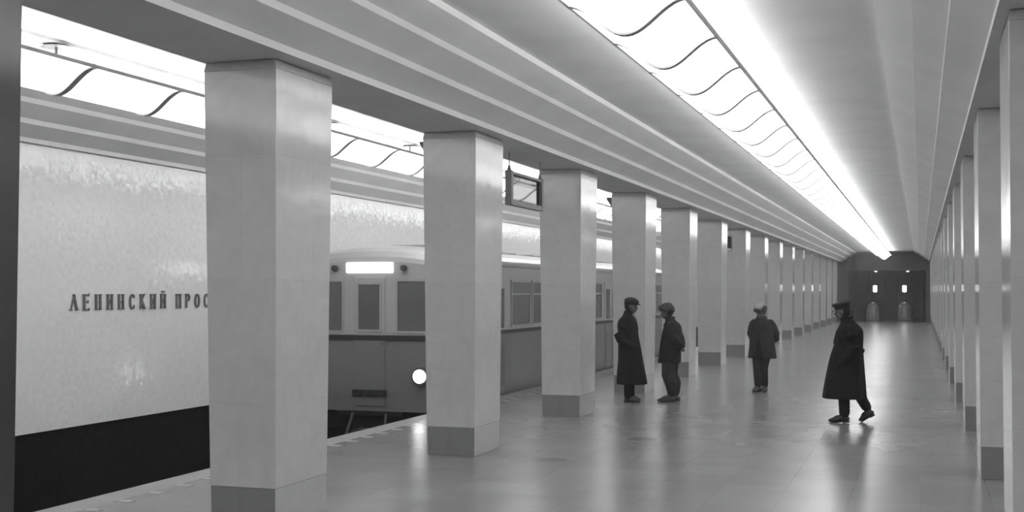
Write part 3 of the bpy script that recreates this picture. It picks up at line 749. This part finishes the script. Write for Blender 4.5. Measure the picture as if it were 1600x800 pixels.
for s, dx in ((1,0),(-1,-.03)): tube(bm, [(-.02,s*.075,.80),(.0+dx*.3,s*.10,.62),(.01+dx*.5,s*.11,.46),(-.045+dx,s*.105,.30),(-.05+dx,s*.10,.16)], [.125,.118,.108,.10,.072], 18)
flap('trousers', 'trouser', P2, bm, .01)
shoe('boot', 'boot_grey', (-.03,.10,.11), (.17,.12,.032), P2, [(-.03,.10,.11),(-.035,.10,.26)]); shoe('boot', 'boot_grey', (-.08,-.10,.11), (.10,-.12,.032), P2, [(-.08,-.10,.11),(-.075,-.10,.26)])
bm = new(); bmesh.ops.create_uvsphere(bm, u_segments=20, v_segments=14, radius=1, matrix=T @ Matrix.Translation((-.035,0,.0)) @ Matrix.Diagonal((.086,.082,.09,1))); flap('hair', 'hair', P2, bm)
ushanka(P2, T, m2='fur')

# --- person 3: open jacket, walking towards the camera, looking down
P3 = thing('person', 'man in an open jacket and pale-topped fur hat walking, head bowed, hands behind back', 'person', (-2.80, 23.2, 0), -PI/2-.28)
hc = (.09, .02, 1.485)
b3, T = body(P3, hc, (.02,0,1.365), (-.02,0,1.18), (-.03,0,.86),
     [[(-.01,s*.16,1.29), (-.09,s*.235,1.04), (-.19,s*.06,.92)] for s in (-1,1)],
     [[(-.03,.08,.84),(.05,.055,.47),(-.05,.04,.1)], [(-.03,-.08,.84),(.09,-.045,.47),(.09,-.035,.1)]],
     [((-.20,.06,.91),(0,-1,-.35),(-.3,0,1),.8,1), ((-.215,-.06,.89),(0,1,-.4),(-.3,0,1),.9,-1)], pitch=.55, yaw=-.2)
def cut(bm): pass
coat(P3, [(-.03,0,.62,.17,.27),(-.025,0,.72,.165,.26),(-.02,0,.90,.155,.235),(-.02,0,1.08,.15,.235),(-.02,0,1.2,.15,.235),(-.005,0,1.29,.125,.195),(.015,0,1.35,.09,.12),(.02,0,1.39,.08,.085),(.03,0,1.42,.074,.078)],
     [([(-.02,s*.16,1.27),(-.05,s*.21,1.17),(-.08,s*.245,1.07),(-.12,s*.235,.99),(-.165,s*.16,.95),(-.20,s*.08,.925)], [.085,.083,.078,.07,.058,.045]) for s in (-1,1)], 'jacket_b', 'jacket', folds=(.008,7))
# dark front opening of the jacket: the shirt and trousers show in a wedge
bm = new(); hexa(bm, [(.10,-.12,.605),(.10,.10,.605),(.158,.10,.605),(.158,-.12,.605)], [(.10,-.008,.98),(.10,.004,.98),(.142,.004,.98),(.142,-.008,.98)]); obj('shirt_front', bm, 'trouser_black', P3)
lapels(P3, 'jacket_b', [[(-.06,0,1.41),(-.02,s*.075,1.39),(.07,s*.06,1.34),(.135,s*.03,1.22),(.145,s*.02,1.0)] for s in (-1,1)])
bm = new()
tube(bm, [(-.03,.075,.80),(.03,.07,.62),(.05,.055,.46),(.0,.045,.3),(-.05,.04,.13)], [.12,.105,.085,.074,.066], 18)
tube(bm, [(-.03,-.075,.80),(.04,-.06,.62),(.09,-.045,.46),(.10,-.04,.3),(.09,-.035,.13)], [.12,.105,.085,.074,.066], 18)
flap('trousers', 'trouser', P3, bm, .01)
shoe('boot', 'boot_grey', (-.05,.04,.11), (.10,.06,.032), P3, [(-.05,.04,.11),(-.04,.04,.24)]); shoe('boot', 'boot_grey', (.09,-.035,.11), (.24,-.07,.032), P3, [(.09,-.035,.11),(.095,-.037,.24)])
bm = new(); bmesh.ops.create_uvsphere(bm, u_segments=20, v_segments=14, radius=1, matrix=T @ Matrix.Translation((-.035,0,.0)) @ Matrix.Diagonal((.086,.082,.09,1))); flap('hair', 'hair', P3, bm)
ushanka(P3, T)

# --- person 4: officer in a long greatcoat, striding left
P4 = thing('person', 'officer in a long flared greatcoat and peaked cap striding left', 'person', (-1.03, 18.15, 0), PI)
hc = (.03, 0, 1.575)
b4, T = body(P4, hc, (-.02,0,1.44), (-.07,0,1.25), (-.04,0,.9),
     [[(-.07,s*.16,1.37), (-.12,s*.20,1.09), (-.03,s*.19,.92)] for s in (-1,1)],
     [[(-.04,.09,.88),(.03,.10,.48),(.0,.10,.11)], [(-.04,-.09,.88),(-.14,-.10,.47),(-.31,-.10,.19)]],
     [((-.03,.18,.90),(.5,-.1,-.8),(0,-1,0),.5,1), ((-.03,-.18,.90),(.5,.1,-.8),(0,1,0),.5,-1)], pitch=.08)
coat(P4, [(-.005,0,.345,.305,.29),(-.01,0,.5,.29,.275),(-.02,0,.70,.265,.25),(-.035,0,.92,.235,.23),(-.055,0,1.08,.205,.215),(-.075,0,1.22,.19,.22),(-.08,0,1.33,.17,.20),(-.06,0,1.41,.115,.14),(-.035,0,1.47,.086,.09),(-.025,0,1.51,.08,.082)],
     [([(-.08,s*.16,1.33),(-.12,s*.205,1.22),(-.15,s*.225,1.08),(-.09,s*.23,.97),(.02,s*.21,.86)], [.095,.09,.084,.076,.066]) for s in (-1,1)], 'coat_officer', folds=(.014,9))
lapels(P4, 'coat_officer', [[(-.11,0,1.51),(-.07,s*.075,1.49),(.02,s*.065,1.43),(.10,s*.04,1.30),(.14,s*.03,1.14)] for s in (-1,1)])
bm = new(); box(bm, -.275, -.255, -.13, .13, 1.0, 1.05); obj('half_belt', bm, 'coat_officer', P4, bevel=.005)
bm = new()
tube(bm, [(-.02,.09,.75),(.0,.10,.48),(-.01,.10,.14)], [.10,.085,.075], 18)
tube(bm, [(-.06,-.09,.75),(-.15,-.10,.48),(-.30,-.10,.22)], [.10,.085,.072], 18)
flap('trousers', 'trouser_black', P4, bm, .01)
shoe('boot', 'boot_black', (.0,.10,.11), (.19,.11,.034), P4, [(.0,.10,.11),(-.005,.10,.38)])
shoe('boot', 'boot_black', (-.325,-.10,.185), (-.215,-.10,.035), P4, [(-.32,-.10,.20),(-.19,-.10,.42)])
bm = new(); bmesh.ops.create_uvsphere(bm, u_segments=20, v_segments=14, radius=1, matrix=T @ Matrix.Translation((-.035,0,.0)) @ Matrix.Diagonal((.084,.080,.088,1))); flap('hair', 'hair', P4, bm)
bm = new(); TT = T @ Matrix.Translation((-.005,0,.045)) @ R_y(.12)
def lrings(rows, n=28):
    R = []
    for (cx, z, rx, ry) in rows: R.append([bm.verts.new(TT @ Vector((cx+rx*math.cos(2*PI*k/n), ry*math.sin(2*PI*k/n), z))) for k in range(n)])
    for i in range(len(R)-1):
        for k in range(n): bm.faces.new((R[i][k], R[i][(k+1) % n], R[i+1][(k+1) % n], R[i+1][k]))
    bm.faces.new(R[0][::-1]); bm.faces.new(R[-1])
lrings([(-.005,-.01,.103,.088),(-.005,.035,.106,.092),(.0,.055,.128,.118),(.005,.075,.135,.125),(.0,.092,.11,.10),(.0,.098,.06,.05)])
cp = obj('peaked_cap', bm, 'cap', P4, smooth=True)
bm = new(); bmesh.ops.create_uvsphere(bm, u_segments=20, v_segments=12, radius=1, matrix=TT @ Matrix.Translation((.105,0,-.005)) @ R_y(.45) @ Matrix.Diagonal((.052,.072,.007,1))); obj('peak', bm, 'boot_black', cp, smooth=True)
bm = new(); ball(bm, TT @ Vector((.104,0,.035)), (.008,.014,.016), u=10, v=8); obj('badge', bm, 'steel', cp, smooth=True)
